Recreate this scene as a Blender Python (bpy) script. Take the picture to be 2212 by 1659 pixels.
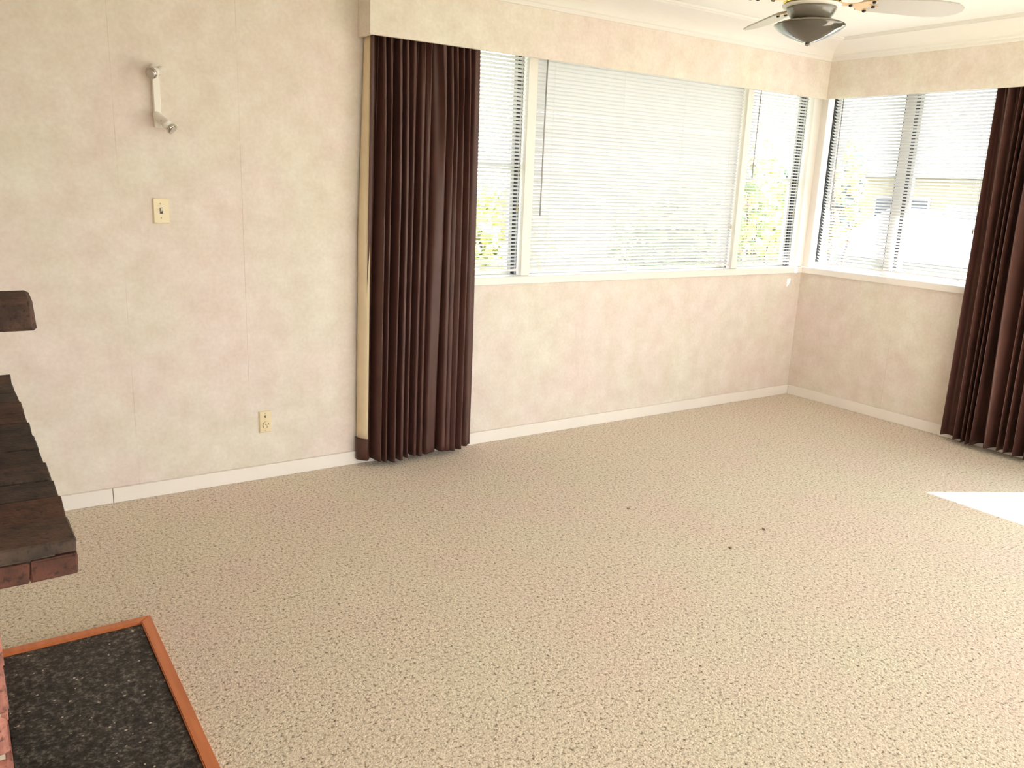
import bpy, bmesh, math, random
from mathutils import Vector, Matrix
R = math.radians
C = bpy.context.scene.collection
scene = bpy.context.scene
for o in list(bpy.data.objects):
    bpy.data.objects.remove(o)

# ------------------------------------------------------------------ camera
CAM = Vector((-5.170007, -3.864295, 1.465988))
FW = Vector((0.54831123, 0.80215551, -0.23643461))
RT = Vector((0.83033262, -0.55584645, 0.03978016))
UP = Vector((0.09951146, 0.21813128, 0.97083274))
cd = bpy.data.cameras.new('camera')
cd.sensor_fit = 'HORIZONTAL'
cd.sensor_width = 36.0
cd.lens = 1784.3925 / 2212.0 * 36.0
cd.clip_start = 0.02
cd.clip_end = 500
cam = bpy.data.objects.new('camera', cd)
C.objects.link(cam)
m = Matrix.Identity(4)
for i in range(3):
    m[i][0] = RT[i]; m[i][1] = UP[i]; m[i][2] = -FW[i]; m[i][3] = CAM[i]
cam.matrix_world = m
scene.camera = cam

# ------------------------------------------------------------------ light
SKY_STRENGTH = 2.5
SUN_STRENGTH = 19.0
EXPOSURE = 1.5
w = bpy.data.worlds.new('sky')
scene.world = w
w.use_nodes = True
nt = w.node_tree
nt.nodes.clear()
wo = nt.nodes.new('ShaderNodeOutputWorld')
bg = nt.nodes.new('ShaderNodeBackground')
tc = nt.nodes.new('ShaderNodeTexCoord')
sx = nt.nodes.new('ShaderNodeSeparateXYZ')
rp = nt.nodes.new('ShaderNodeValToRGB')
rp.color_ramp.elements[0].position = 0.0
rp.color_ramp.elements[0].color = (0.95, 0.97, 1.0, 1)
rp.color_ramp.elements[1].position = 0.7
rp.color_ramp.elements[1].color = (0.60, 0.76, 1.0, 1)
cn = nt.nodes.new('ShaderNodeTexNoise')          # thin bright cloud
cn.inputs['Scale'].default_value = 2.6
cn.inputs['Detail'].default_value = 5
cr = nt.nodes.new('ShaderNodeMapRange')
cr.inputs[1].default_value = 0.42; cr.inputs[2].default_value = 0.68
cm = nt.nodes.new('ShaderNodeMixRGB')
cm.inputs[2].default_value = (1.0, 0.99, 0.97, 1)
nt.links.new(tc.outputs['Generated'], sx.inputs[0])
nt.links.new(sx.outputs['Z'], rp.inputs['Fac'])
nt.links.new(tc.outputs['Generated'], cn.inputs['Vector'])
nt.links.new(cn.outputs['Fac'], cr.inputs[0])
nt.links.new(cr.outputs[0], cm.inputs[0])
nt.links.new(rp.outputs[0], cm.inputs[1])
nt.links.new(cm.outputs[0], bg.inputs['Color'])
bg.inputs['Strength'].default_value = SKY_STRENGTH
nt.links.new(bg.outputs[0], wo.inputs['Surface'])

sd = bpy.data.lights.new('sun', 'SUN')
sd.energy = SUN_STRENGTH
sd.color = (1.0, 0.97, 0.95)
sd.angle = R(0.55)
sun = bpy.data.objects.new('sun', sd)
C.objects.link(sun)
EL = R(45.6)
SUNDIR = Vector((-0.878 * math.cos(EL), 0.478 * math.cos(EL), -math.sin(EL)))
sun.rotation_euler = SUNDIR.to_track_quat('-Z', 'Y').to_euler()
sun.location = (8, -6, 9)

vs = scene.view_settings
vs.view_transform = 'Standard'
vs.look = 'None'
vs.exposure = EXPOSURE
vs.gamma = 1.0
vs.use_curve_mapping = False
cy = scene.cycles
cy.use_denoising = True
cy.max_bounces = 14
cy.diffuse_bounces = 9
cy.glossy_bounces = 4
cy.transmission_bounces = 6
cy.transparent_max_bounces = 16
cy.sample_clamp_indirect = 12.0
cy.caustics_reflective = False
cy.caustics_refractive = False

# ------------------------------------------------------------------ material helpers
MATS = {}
def newmat(name):
    mt = bpy.data.materials.new(name)
    mt.use_nodes = True
    nt = mt.node_tree
    nt.nodes.clear()
    out = nt.nodes.new('ShaderNodeOutputMaterial')
    b = nt.nodes.new('ShaderNodeBsdfPrincipled')
    nt.links.new(b.outputs[0], out.inputs['Surface'])
    MATS[name] = mt
    return mt, nt, b, out
def plain(name, col, rough=0.5, metal=0.0, noise=0.0, nscale=20, bump=0.0, bscale=60, spec=0.5, coat=0.0):
    mt, nt, b, out = newmat(name)
    b.inputs['Base Color'].default_value = (*col, 1)
    b.inputs['Roughness'].default_value = rough
    b.inputs['Metallic'].default_value = metal
    b.inputs['Specular IOR Level'].default_value = spec
    b.inputs['Coat Weight'].default_value = coat
    tc = nt.nodes.new('ShaderNodeTexCoord')
    if noise:
        n = nt.nodes.new('ShaderNodeTexNoise')
        n.inputs['Scale'].default_value = nscale
        n.inputs['Detail'].default_value = 4
        r = nt.nodes.new('ShaderNodeValToRGB')
        r.color_ramp.elements[0].position = 0.3
        r.color_ramp.elements[1].position = 0.7
        r.color_ramp.elements[0].color = (*[c * (1 - noise) for c in col], 1)
        r.color_ramp.elements[1].color = (*[min(1, c * (1 + noise)) for c in col], 1)
        nt.links.new(tc.outputs['Object'], n.inputs['Vector'])
        nt.links.new(n.outputs['Fac'], r.inputs['Fac'])
        nt.links.new(r.outputs[0], b.inputs['Base Color'])
    if bump:
        n2 = nt.nodes.new('ShaderNodeTexNoise')
        n2.inputs['Scale'].default_value = bscale
        n2.inputs['Detail'].default_value = 3
        bp = nt.nodes.new('ShaderNodeBump')
        bp.inputs['Strength'].default_value = bump
        bp.inputs['Distance'].default_value = 0.004
        nt.links.new(tc.outputs['Object'], n2.inputs['Vector'])
        nt.links.new(n2.outputs['Fac'], bp.inputs['Height'])
        nt.links.new(bp.outputs[0], b.inputs['Normal'])
    return mt

def node(nt, t, **kw):
    n = nt.nodes.new(t)
    for k, v in kw.items():
        n.inputs[k].default_value = v
    return n

def wallpaper(name, seams, axis):
    """mottled beige wallpaper; seams = positions of the vertical paper joints along the axis"""
    mt, nt, b, out = newmat(name)
    tc = nt.nodes.new('ShaderNodeTexCoord')
    L = nt.links
    def ramp(src, p0, c0, p1, c1):
        r = nt.nodes.new('ShaderNodeValToRGB')
        r.color_ramp.elements[0].position = p0; r.color_ramp.elements[0].color = (*c0, 1)
        r.color_ramp.elements[1].position = p1; r.color_ramp.elements[1].color = (*c1, 1)
        L.new(src, r.inputs['Fac'])
        return r.outputs[0]
    n1 = node(nt, 'ShaderNodeTexNoise', Scale=7.5, Detail=6.0, Roughness=0.62)
    n2 = node(nt, 'ShaderNodeTexNoise', Scale=2.3, Detail=3.0)
    n3 = node(nt, 'ShaderNodeTexNoise', Scale=60.0, Detail=3.0)
    for n in (n1, n2, n3):
        L.new(tc.outputs['Object'], n.inputs['Vector'])
    base = ramp(n1.outputs['Fac'], 0.32, (0.71, 0.632, 0.58), 0.68, (0.81, 0.755, 0.725))
    tint = ramp(n2.outputs['Fac'], 0.35, (1.0, 0.955, 0.95), 0.65, (0.975, 1.0, 0.93))
    fine = ramp(n3.outputs['Fac'], 0.3, (0.965, 0.965, 0.965), 0.7, (1.02, 1.02, 1.02))
    m1 = nt.nodes.new('ShaderNodeMixRGB'); m1.blend_type = 'MULTIPLY'; m1.inputs[0].default_value = 1
    m2 = nt.nodes.new('ShaderNodeMixRGB'); m2.blend_type = 'MULTIPLY'; m2.inputs[0].default_value = 1
    L.new(base, m1.inputs[1]); L.new(tint, m1.inputs[2])
    L.new(m1.outputs[0], m2.inputs[1]); L.new(fine, m2.inputs[2])
    cur = m2.outputs[0]
    sp = nt.nodes.new('ShaderNodeSeparateXYZ')
    L.new(tc.outputs['Object'], sp.inputs[0])
    brk = node(nt, 'ShaderNodeTexNoise', Scale=3.1, Detail=2.0)
    L.new(tc.outputs['Object'], brk.inputs['Vector'])
    bm_ = nt.nodes.new('ShaderNodeMapRange')
    bm_.inputs[1].default_value = 0.46; bm_.inputs[2].default_value = 0.62
    bm_.inputs[3].default_value = 0.05; bm_.inputs[4].default_value = 0.34
    L.new(brk.outputs['Fac'], bm_.inputs[0])
    for s in seams:
        sub = nt.nodes.new('ShaderNodeMath'); sub.operation = 'SUBTRACT'; sub.inputs[1].default_value = s
        ab = nt.nodes.new('ShaderNodeMath'); ab.operation = 'ABSOLUTE'
        lt = nt.nodes.new('ShaderNodeMath'); lt.operation = 'LESS_THAN'; lt.inputs[1].default_value = 0.0011
        ml = nt.nodes.new('ShaderNodeMath'); ml.operation = 'MULTIPLY'
        mx = nt.nodes.new('ShaderNodeMixRGB'); mx.inputs[2].default_value = (0.27, 0.19, 0.13, 1)
        L.new(sp.outputs[axis], sub.inputs[0]); L.new(sub.outputs[0], ab.inputs[0])
        L.new(ab.outputs[0], lt.inputs[0]); L.new(lt.outputs[0], ml.inputs[0])
        L.new(bm_.outputs[0], ml.inputs[1]); L.new(ml.outputs[0], mx.inputs[0])
        L.new(cur, mx.inputs[1])
        cur = mx.outputs[0]
    L.new(cur, b.inputs['Base Color'])
    b.inputs['Roughness'].default_value = 0.75
    b.inputs['Specular IOR Level'].default_value = 0.25
    bp = node(nt, 'ShaderNodeBump', Strength=0.12, Distance=0.002)
    L.new(n3.outputs['Fac'], bp.inputs['Height'])
    L.new(bp.outputs[0], b.inputs['Normal'])
    return mt

def carpet():
    mt, nt, b, out = newmat('carpet')
    L = nt.links
    tc = nt.nodes.new('ShaderNodeTexCoord')
    a = node(nt, 'ShaderNodeTexNoise', Scale=85.0, Detail=3.0, Roughness=0.65)
    c = node(nt, 'ShaderNodeTexVoronoi', Scale=150.0)
    d = node(nt, 'ShaderNodeTexNoise', Scale=1.9, Detail=4.0)
    e = node(nt, 'ShaderNodeTexNoise', Scale=210.0, Detail=2.0)
    for n in (a, c, d, e):
        L.new(tc.outputs['Object'], n.inputs['Vector'])
    r = nt.nodes.new('ShaderNodeValToRGB')
    els = r.color_ramp.elements
    els[0].position = 0.31; els[0].color = (0.17, 0.135, 0.10, 1)
    els[1].position = 0.72; els[1].color = (0.90, 0.84, 0.75, 1)
    k = els.new(0.39); k.color = (0.50, 0.42, 0.345, 1)
    k = els.new(0.47); k.color = (0.71, 0.62, 0.53, 1)
    k = els.new(0.60); k.color = (0.78, 0.69, 0.60, 1)
    L.new(a.outputs['Fac'], r.inputs['Fac'])
    r2 = nt.nodes.new('ShaderNodeValToRGB')
    r2.color_ramp.elements[0].position = 0.35; r2.color_ramp.elements[0].color = (1.0, 0.945, 0.93, 1)
    r2.color_ramp.elements[1].position = 0.65; r2.color_ramp.elements[1].color = (0.97, 1.0, 0.92, 1)
    L.new(d.outputs['Fac'], r2.inputs['Fac'])
    r3 = nt.nodes.new('ShaderNodeValToRGB')
    r3.color_ramp.elements[0].position = 0.3; r3.color_ramp.elements[0].color = (0.8, 0.8, 0.8, 1)
    r3.color_ramp.elements[1].position = 0.62; r3.color_ramp.elements[1].color = (1.05, 1.05, 1.05, 1)
    L.new(e.outputs['Fac'], r3.inputs['Fac'])
    m1 = nt.nodes.new('ShaderNodeMixRGB'); m1.blend_type = 'MULTIPLY'; m1.inputs[0].default_value = 1
    m2 = nt.nodes.new('ShaderNodeMixRGB'); m2.blend_type = 'MULTIPLY'; m2.inputs[0].default_value = 1
    L.new(r.outputs[0], m1.inputs[1]); L.new(r2.outputs[0], m1.inputs[2])
    L.new(m1.outputs[0], m2.inputs[1]); L.new(r3.outputs[0], m2.inputs[2])
    L.new(m2.outputs[0], b.inputs['Base Color'])
    b.inputs['Roughness'].default_value = 0.95
    b.inputs['Specular IOR Level'].default_value = 0.1
    b.inputs['Sheen Weight'].default_value = 0.15
    bp = node(nt, 'ShaderNodeBump', Strength=0.5, Distance=0.004)
    L.new(c.outputs['Distance'], bp.inputs['Height'])
    bp2 = node(nt, 'ShaderNodeBump', Strength=0.6, Distance=0.006)
    L.new(a.outputs['Fac'], bp2.inputs['Height'])
    L.new(bp.outputs[0], bp2.inputs['Normal'])
    L.new(bp2.outputs[0], b.inputs['Normal'])
    return mt

def brickmat(name, cols, dark=0.4, bump=0.7):
    mt, nt, b, out = newmat(name)
    L = nt.links
    tc = nt.nodes.new('ShaderNodeTexCoord')
    oi = nt.nodes.new('ShaderNodeObjectInfo')
    r = nt.nodes.new('ShaderNodeValToRGB')
    els = r.color_ramp.elements
    els[0].position = 0; els[0].color = (*cols[0], 1)
    els[1].position = 1; els[1].color = (*cols[-1], 1)
    for i, c in enumerate(cols[1:-1]):
        k = els.new((i + 1) / (len(cols) - 1)); k.color = (*c, 1)
    L.new(oi.outputs['Random'], r.inputs['Fac'])
    add = nt.nodes.new('ShaderNodeVectorMath'); add.operation = 'ADD'
    cb = nt.nodes.new('ShaderNodeCombineXYZ')
    mu = nt.nodes.new('ShaderNodeMath'); mu.operation = 'MULTIPLY'; mu.inputs[1].default_value = 37
    L.new(oi.outputs['Random'], mu.inputs[0]); L.new(mu.outputs[0], cb.inputs[0])
    L.new(tc.outputs['Object'], add.inputs[0]); L.new(cb.outputs[0], add.inputs[1])
    n1 = node(nt, 'ShaderNodeTexNoise', Scale=22.0, Detail=5.0)
    n2 = node(nt, 'ShaderNodeTexNoise', Scale=85.0, Detail=4.0)
    L.new(add.outputs[0], n1.inputs['Vector']); L.new(add.outputs[0], n2.inputs['Vector'])
    q = nt.nodes.new('ShaderNodeValToRGB')
    q.color_ramp.elements[0].position = 0.34; q.color_ramp.elements[0].color = (dark, dark, dark, 1)
    q.color_ramp.elements[1].position = 0.62; q.color_ramp.elements[1].color = (1.15, 1.15, 1.15, 1)
    L.new(n1.outputs['Fac'], q.inputs['Fac'])
    q2 = nt.nodes.new('ShaderNodeValToRGB')
    q2.color_ramp.elements[0].position = 0.3; q2.color_ramp.elements[0].color = (0.35, 0.35, 0.35, 1)
    q2.color_ramp.elements[1].position = 0.45; q2.color_ramp.elements[1].color = (1, 1, 1, 1)
    L.new(n2.outputs['Fac'], q2.inputs['Fac'])
    m1 = nt.nodes.new('ShaderNodeMixRGB'); m1.blend_type = 'MULTIPLY'; m1.inputs[0].default_value = 1
    m2 = nt.nodes.new('ShaderNodeMixRGB'); m2.blend_type = 'MULTIPLY'; m2.inputs[0].default_value = 1
    L.new(r.outputs[0], m1.inputs[1]); L.new(q.outputs[0], m1.inputs[2])
    L.new(m1.outputs[0], m2.inputs[1]); L.new(q2.outputs[0], m2.inputs[2])
    L.new(m2.outputs[0], b.inputs['Base Color'])
    b.inputs['Roughness'].default_value = 0.8
    bp = node(nt, 'ShaderNodeBump', Strength=bump, Distance=0.004)
    L.new(n2.outputs['Fac'], bp.inputs['Height'])
    L.new(bp.outputs[0], b.inputs['Normal'])
    return mt

def hearthmat():
    mt, nt, b, out = newmat('dark_aggregate')
    L = nt.links
    tc = nt.nodes.new('ShaderNodeTexCoord')
    n1 = node(nt, 'ShaderNodeTexNoise', Scale=62.0, Detail=5.0, Roughness=0.8)
    v = node(nt, 'ShaderNodeTexVoronoi', Scale=55.0)
    for n in (n1, v):
        L.new(tc.outputs['Object'], n.inputs['Vector'])
    r = nt.nodes.new('ShaderNodeValToRGB')
    e = r.color_ramp.elements
    e[0].position = 0.38; e[0].color = (0.004, 0.004, 0.005, 1)
    e[1].position = 0.70; e[1].color = (0.27, 0.24, 0.21, 1)
    k = e.new(0.52); k.color = (0.045, 0.041, 0.037, 1)
    L.new(n1.outputs['Fac'], r.inputs['Fac'])
    lt = nt.nodes.new('ShaderNodeMath'); lt.operation = 'LESS_THAN'; lt.inputs[1].default_value = 0.20
    L.new(v.outputs['Distance'], lt.inputs[0])
    n3 = node(nt, 'ShaderNodeTexNoise', Scale=31.0)
    L.new(tc.outputs['Object'], n3.inputs['Vector'])
    gt = nt.nodes.new('ShaderNodeMath'); gt.operation = 'GREATER_THAN'; gt.inputs[1].default_value = 0.60
    L.new(n3.outputs['Fac'], gt.inputs[0])
    ml = nt.nodes.new('ShaderNodeMath'); ml.operation = 'MULTIPLY'
    L.new(lt.outputs[0], ml.inputs[0]); L.new(gt.outputs[0], ml.inputs[1])
    mx = nt.nodes.new('ShaderNodeMixRGB'); mx.inputs[2].default_value = (0.6, 0.5, 0.4, 1)
    L.new(ml.outputs[0], mx.inputs[0]); L.new(r.outputs[0], mx.inputs[1])
    L.new(mx.outputs[0], b.inputs['Base Color'])
    b.inputs['Roughness'].default_value = 0.55
    b.inputs['Specular IOR Level'].default_value = 0.3
    bp = node(nt, 'ShaderNodeBump', Strength=0.8, Distance=0.004)
    L.new(n1.outputs['Fac'], bp.inputs['Height']); L.new(bp.outputs[0], b.inputs['Normal'])
    return mt

def woodmat(name, c0, c1, axis='Y'):
    mt, nt, b, out = newmat(name)
    L = nt.links
    tc = nt.nodes.new('ShaderNodeTexCoord')
    mp = nt.nodes.new('ShaderNodeMapping')
    mp.inputs['Scale'].default_value = (30, 2, 30) if axis == 'Y' else (2, 30, 30)
    n = node(nt, 'ShaderNodeTexNoise', Scale=2.0, Detail=4.0)
    L.new(tc.outputs['Object'], mp.inputs[0]); L.new(mp.outputs[0], n.inputs['Vector'])
    r = nt.nodes.new('ShaderNodeValToRGB')
    r.color_ramp.elements[0].position = 0.3; r.color_ramp.elements[0].color = (*c0, 1)
    r.color_ramp.elements[1].position = 0.7; r.color_ramp.elements[1].color = (*c1, 1)
    L.new(n.outputs['Fac'], r.inputs['Fac']); L.new(r.outputs[0], b.inputs['Base Color'])
    b.inputs['Roughness'].default_value = 0.4
    return mt

def glassmat():
    mt, nt, b, out = newmat('window_glass')
    nt.nodes.remove(b)
    tr = nt.nodes.new('ShaderNodeBsdfTransparent')
    tr.inputs[0].default_value = (0.95, 0.97, 0.96, 1)
    gl = nt.nodes.new('ShaderNodeBsdfGlossy'); gl.inputs['Roughness'].default_value = 0.0
    fr = nt.nodes.new('ShaderNodeFresnel'); fr.inputs[0].default_value = 1.45
    mx = nt.nodes.new('ShaderNodeMixShader')
    ge = nt.nodes.new('ShaderNodeNewGeometry')           # reflect on the outer faces only, not inside the pane
    iv = nt.nodes.new('ShaderNodeMath'); iv.operation = 'SUBTRACT'; iv.inputs[0].default_value = 1.0
    mu = nt.nodes.new('ShaderNodeMath'); mu.operation = 'MULTIPLY'
    nt.links.new(ge.outputs['Backfacing'], iv.inputs[1])
    nt.links.new(fr.outputs[0], mu.inputs[0]); nt.links.new(iv.outputs[0], mu.inputs[1])
    nt.links.new(mu.outputs[0], mx.inputs[0])
    nt.links.new(tr.outputs[0], mx.inputs[1]); nt.links.new(gl.outputs[0], mx.inputs[2])
    nt.links.new(mx.outputs[0], out.inputs['Surface'])
    return mt

def fabric(name, col, bumpscale=600, translucent=None, noise=0.12, sheen=0.0):
    mt, nt, b, out = newmat(name)
    L = nt.links
    tc = nt.nodes.new('ShaderNodeTexCoord')
    n = node(nt, 'ShaderNodeTexNoise', Scale=8.0, Detail=3.0)
    L.new(tc.outputs['Object'], n.inputs['Vector'])
    r = nt.nodes.new('ShaderNodeValToRGB')
    r.color_ramp.elements[0].position = 0.3; r.color_ramp.elements[0].color = (*[c * (1 - noise) for c in col], 1)
    r.color_ramp.elements[1].position = 0.7; r.color_ramp.elements[1].color = (*[c * (1 + noise) for c in col], 1)
    L.new(n.outputs['Fac'], r.inputs['Fac']); L.new(r.outputs[0], b.inputs['Base Color'])
    b.inputs['Roughness'].default_value = 0.7
    b.inputs['Specular IOR Level'].default_value = 0.2
    b.inputs['Sheen Weight'].default_value = sheen
    n2 = node(nt, 'ShaderNodeTexNoise', Scale=bumpscale, Detail=1.0)
    L.new(tc.outputs['Object'], n2.inputs['Vector'])
    bp = node(nt, 'ShaderNodeBump', Strength=0.15, Distance=0.001)
    L.new(n2.outputs['Fac'], bp.inputs['Height']); L.new(bp.outputs[0], b.inputs['Normal'])
    if translucent:
        t = nt.nodes.new('ShaderNodeBsdfTranslucent'); t.inputs[0].default_value = (*translucent[:3], 1)
        mx = nt.nodes.new('ShaderNodeMixShader'); mx.inputs[0].default_value = translucent[3]
        L.new(b.outputs[0], mx.inputs[1]); L.new(t.outputs[0], mx.inputs[2])
        L.new(mx.outputs[0], out.inputs['Surface'])
    return mt

SEAM_B = [-4.56, -4.05]
SEAM_R = [-0.767]
wallpaper('wallpaper_back', SEAM_B, 0)
wallpaper('wallpaper_right', SEAM_R, 1)
wallpaper('wallpaper_plain', [-1.6, -3.4], 1)
carpet()
plain('white_paint', (0.84, 0.80, 0.76), 0.4, noise=0.03, nscale=3)
plain('window_paint', (0.82, 0.80, 0.74), 0.4)
plain('ceiling_paint', (0.76, 0.735, 0.71), 0.8, noise=0.02, nscale=2)
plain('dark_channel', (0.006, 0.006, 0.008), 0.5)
plain('grey_channel', (0.22, 0.22, 0.22), 0.5)
plain('blind_metal', (0.80, 0.80, 0.80), 0.4)
fabric('blind_slat', (0.74, 0.735, 0.745), 50, (0.90, 0.90, 0.93, 0.12), 0.01)
plain('cord_white', (0.75, 0.73, 0.7), 0.7)
plain('wand_clear', (0.42, 0.40, 0.42), 0.15)
fabric('curtain_brown', (0.080, 0.034, 0.027), 700, None, 0.12, 0.0)
MATS['curtain_brown'].node_tree.nodes['Principled BSDF'].inputs['Roughness'].default_value = 0.5
MATS['curtain_brown'].node_tree.nodes['Principled BSDF'].inputs['Specular IOR Level'].default_value = 0.4
fabric('curtain_lining', (0.74, 0.62, 0.43), 700, None, 0.04)
plain('ivory_plastic', (0.80, 0.69, 0.47), 0.35)
plain('ivory_screw', (0.62, 0.50, 0.32), 0.4)
plain('black_plastic', (0.012, 0.012, 0.012), 0.4)
plain('white_enamel', (0.82, 0.78, 0.72), 0.3)
plain('chrome', (0.62, 0.58, 0.53), 0.12, 1.0)
plain('lamp_glass', (0.5, 0.46, 0.42), 0.08, 0.6)
plain('fan_grey', (0.085, 0.076, 0.062), 0.10, coat=0.5)
plain('fan_housing', (0.21, 0.19, 0.17), 0.25, coat=0.4)
plain('fan_cream', (0.33, 0.28, 0.21), 0.3)
plain('fan_white', (0.82, 0.79, 0.74), 0.35)
plain('fan_blade', (0.43, 0.40, 0.37), 0.4)
plain('brass', (0.78, 0.55, 0.12), 0.12, 1.0)
plain('brass_tan', (0.66, 0.47, 0.27), 0.3, 0.5)
brickmat('brick_clinker', [(0.046, 0.033, 0.025), (0.056, 0.041, 0.032), (0.042, 0.031, 0.025), (0.060, 0.042, 0.033), (0.085, 0.038, 0.025)], 0.45)
brickmat('brick_front', [(0.085, 0.028, 0.019), (0.105, 0.036, 0.024), (0.075, 0.027, 0.018)], 0.6)
brickmat('brick_red', [(0.36, 0.115, 0.085), (0.42, 0.16, 0.12), (0.30, 0.10, 0.07), (0.45, 0.19, 0.15)], 0.5)
plain('mortar', (0.50, 0.44, 0.36), 0.9, noise=0.2, nscale=60, bump=0.4, bscale=200)
plain('mortar_dark', (0.10, 0.075, 0.055), 0.9, noise=0.3, nscale=60, bump=0.4, bscale=200)
plain('soot', (0.012, 0.011, 0.010), 0.95)
hearthmat()
woodmat('hearth_timber', (0.50, 0.145, 0.045), (0.62, 0.20, 0.07))
glassmat()
plain('soffit', (0.75, 0.74, 0.70), 0.7)
plain('weatherboard', (0.72, 0.70, 0.64), 0.7)
plain('concrete', (0.24, 0.235, 0.24), 0.9, noise=0.1, nscale=3)
plain('lawn', (0.17, 0.18, 0.11), 0.95, noise=0.35, nscale=3)
plain('hill_green', (0.13, 0.18, 0.12), 0.95, noise=0.3, nscale=0.5)
plain('bark', (0.10, 0.075, 0.055), 0.9, noise=0.3)
plain('house_cream', (0.30, 0.25, 0.16), 0.8)
plain('house_white', (0.34, 0.33, 0.33), 0.8)
plain('roof_slate', (0.10, 0.105, 0.14), 0.7, noise=0.2, nscale=4)
plain('house_window', (0.03, 0.035, 0.05), 0.1)
for nm, c in (('leaf_green', (0.24, 0.33, 0.15)), ('leaf_deep', (0.14, 0.22, 0.12)), ('leaf_yellow', (0.62, 0.54, 0.20)),
              ('leaf_orange', (0.62, 0.36, 0.18)), ('leaf_lime', (0.50, 0.56, 0.22)), ('leaf_blue', (0.16, 0.21, 0.22))):
    plain(nm, c, 0.7, noise=0.3, nscale=1.5)
plain('crumb_brown', (0.30, 0.22, 0.15), 0.9)

# ------------------------------------------------------------------ geometry helpers
WLOC = {}
def wl(o):
    return WLOC.get(o.name, Vector((0, 0, 0))) if o else Vector((0, 0, 0))
def tag(o, label=None, cat=None, group=None, kind=None):
    if label: o['label'] = label
    if cat: o['category'] = cat
    if group: o['group'] = group
    if kind: o['kind'] = kind
    return o
def empty(name, loc, label=None, cat=None, group=None, kind=None):
    o = bpy.data.objects.new(name, None)
    o.empty_display_size = 0.1
    C.objects.link(o)
    o.location = loc
    WLOC[o.name] = Vector(loc)
    return tag(o, label, cat, group, kind)
def link(name, me, mat, parent=None, loc=None, rot=None):
    o = bpy.data.objects.new(name, me)
    C.objects.link(o)
    if mat and not me.materials:
        me.materials.append(MATS[mat])
    if parent:
        o.parent = parent
    if loc is not None:
        o.location = Vector(loc) - wl(parent)
    if rot is not None:
        o.rotation_euler = rot
    WLOC[o.name] = wl(parent)
    return o
def mesh(name, verts, faces, mat, parent=None, smooth=False, fix=True):
    """verts in world space; stored relative to the parent's (or, without one, their own base) location"""
    if parent:
        base = wl(parent)
    else:
        xs = [v[0] for v in verts]; ys = [v[1] for v in verts]; zs = [v[2] for v in verts]
        base = Vector((0, 0, 0))
    me = bpy.data.meshes.new(name)
    me.from_pydata([tuple(Vector(v) - base) for v in verts], [], faces)
    if fix:
        bm = bmesh.new(); bm.from_mesh(me)
        bmesh.ops.recalc_face_normals(bm, faces=bm.faces)
        bm.to_mesh(me); bm.free()
    if smooth:
        for p in me.polygons: p.use_smooth = True
    me.update()
    return link(name, me, mat, parent)
def boxvf(x0, x1, y0, y1, z0, z1, off=0):
    v = [(x0, y0, z0), (x1, y0, z0), (x1, y1, z0), (x0, y1, z0), (x0, y0, z1), (x1, y0, z1), (x1, y1, z1), (x0, y1, z1)]
    f = [(0, 3, 2, 1), (4, 5, 6, 7), (0, 1, 5, 4), (1, 2, 6, 5), (2, 3, 7, 6), (3, 0, 4, 7)]
    return v, [tuple(i + off for i in q) for q in f]
def boxes(name, lst, mat, parent=None, bevel=0.0, seg=1):
    V = []; F = []
    for b in lst:
        v, f = boxvf(*b, off=len(V)); V += v; F += f
    o = mesh(name, V, F, mat, parent, fix=False)
    if bevel:
        bm = bmesh.new(); bm.from_mesh(o.data)
        bmesh.ops.bevel(bm, geom=bm.edges[:], offset=bevel, segments=seg, affect='EDGES', profile=0.5)
        bm.to_mesh(o.data); bm.free()
    return o
def box(name, b, mat, parent=None, bevel=0.0, seg=1):
    return boxes(name, [b], mat, parent, bevel, seg)
def frame_axes(d):
    d = Vector(d).normalized()
    a = Vector((0, 0, 1)) if abs(d.z) < 0.9 else Vector((1, 0, 0))
    u = d.cross(a).normalized(); v = d.cross(u).normalized()
    return d, u, v
def lathe(name, origin, axis, prof, mat, parent=None, n=32, smooth=True):
    """prof: list of (distance along axis, radius)"""
    d, u, v = frame_axes(axis)
    V = []; F = []
    for (h, r) in prof:
        for i in range(n):
            a = 2 * math.pi * i / n
            V.append(Vector(origin) + d * h + (u * math.cos(a) + v * math.sin(a)) * max(r, 1e-4))
    for k in range(len(prof) - 1):
        for i in range(n):
            j = (i + 1) % n
            F.append((k * n + i, k * n + j, (k + 1) * n + j, (k + 1) * n + i))
    F.append(tuple(range(n))); F.append(tuple((len(prof) - 1) * n + i for i in reversed(range(n))))
    o = mesh(name, V, F, mat, parent, smooth)
    if smooth:
        for p in o.data.polygons:
            p.use_smooth = len(p.vertices) == 4
    return o
def tubevf(pts, rad, n=8):
    V = []; F = []
    for k, p in enumerate(pts):
        p = Vector(p)
        d = Vector(pts[min(k + 1, len(pts) - 1)]) - Vector(pts[max(k - 1, 0)])
        d, u, v = frame_axes(d)
        r = rad[k] if isinstance(rad, (list, tuple)) else rad
        for i in range(n):
            a = 2 * math.pi * i / n
            V.append(p + (u * math.cos(a) + v * math.sin(a)) * r)
    for k in range(len(pts) - 1):
        for i in range(n):
            j = (i + 1) % n
            F.append((k * n + i, k * n + j, (k + 1) * n + j, (k + 1) * n + i))
    F.append(tuple(range(n))); F.append(tuple((len(pts) - 1) * n + i for i in reversed(range(n))))
    return V, F
def tube(name, pts, rad, mat, parent=None, n=8):
    V, F = tubevf(pts, rad, n)
    return mesh(name, V, F, mat, parent, True)
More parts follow.
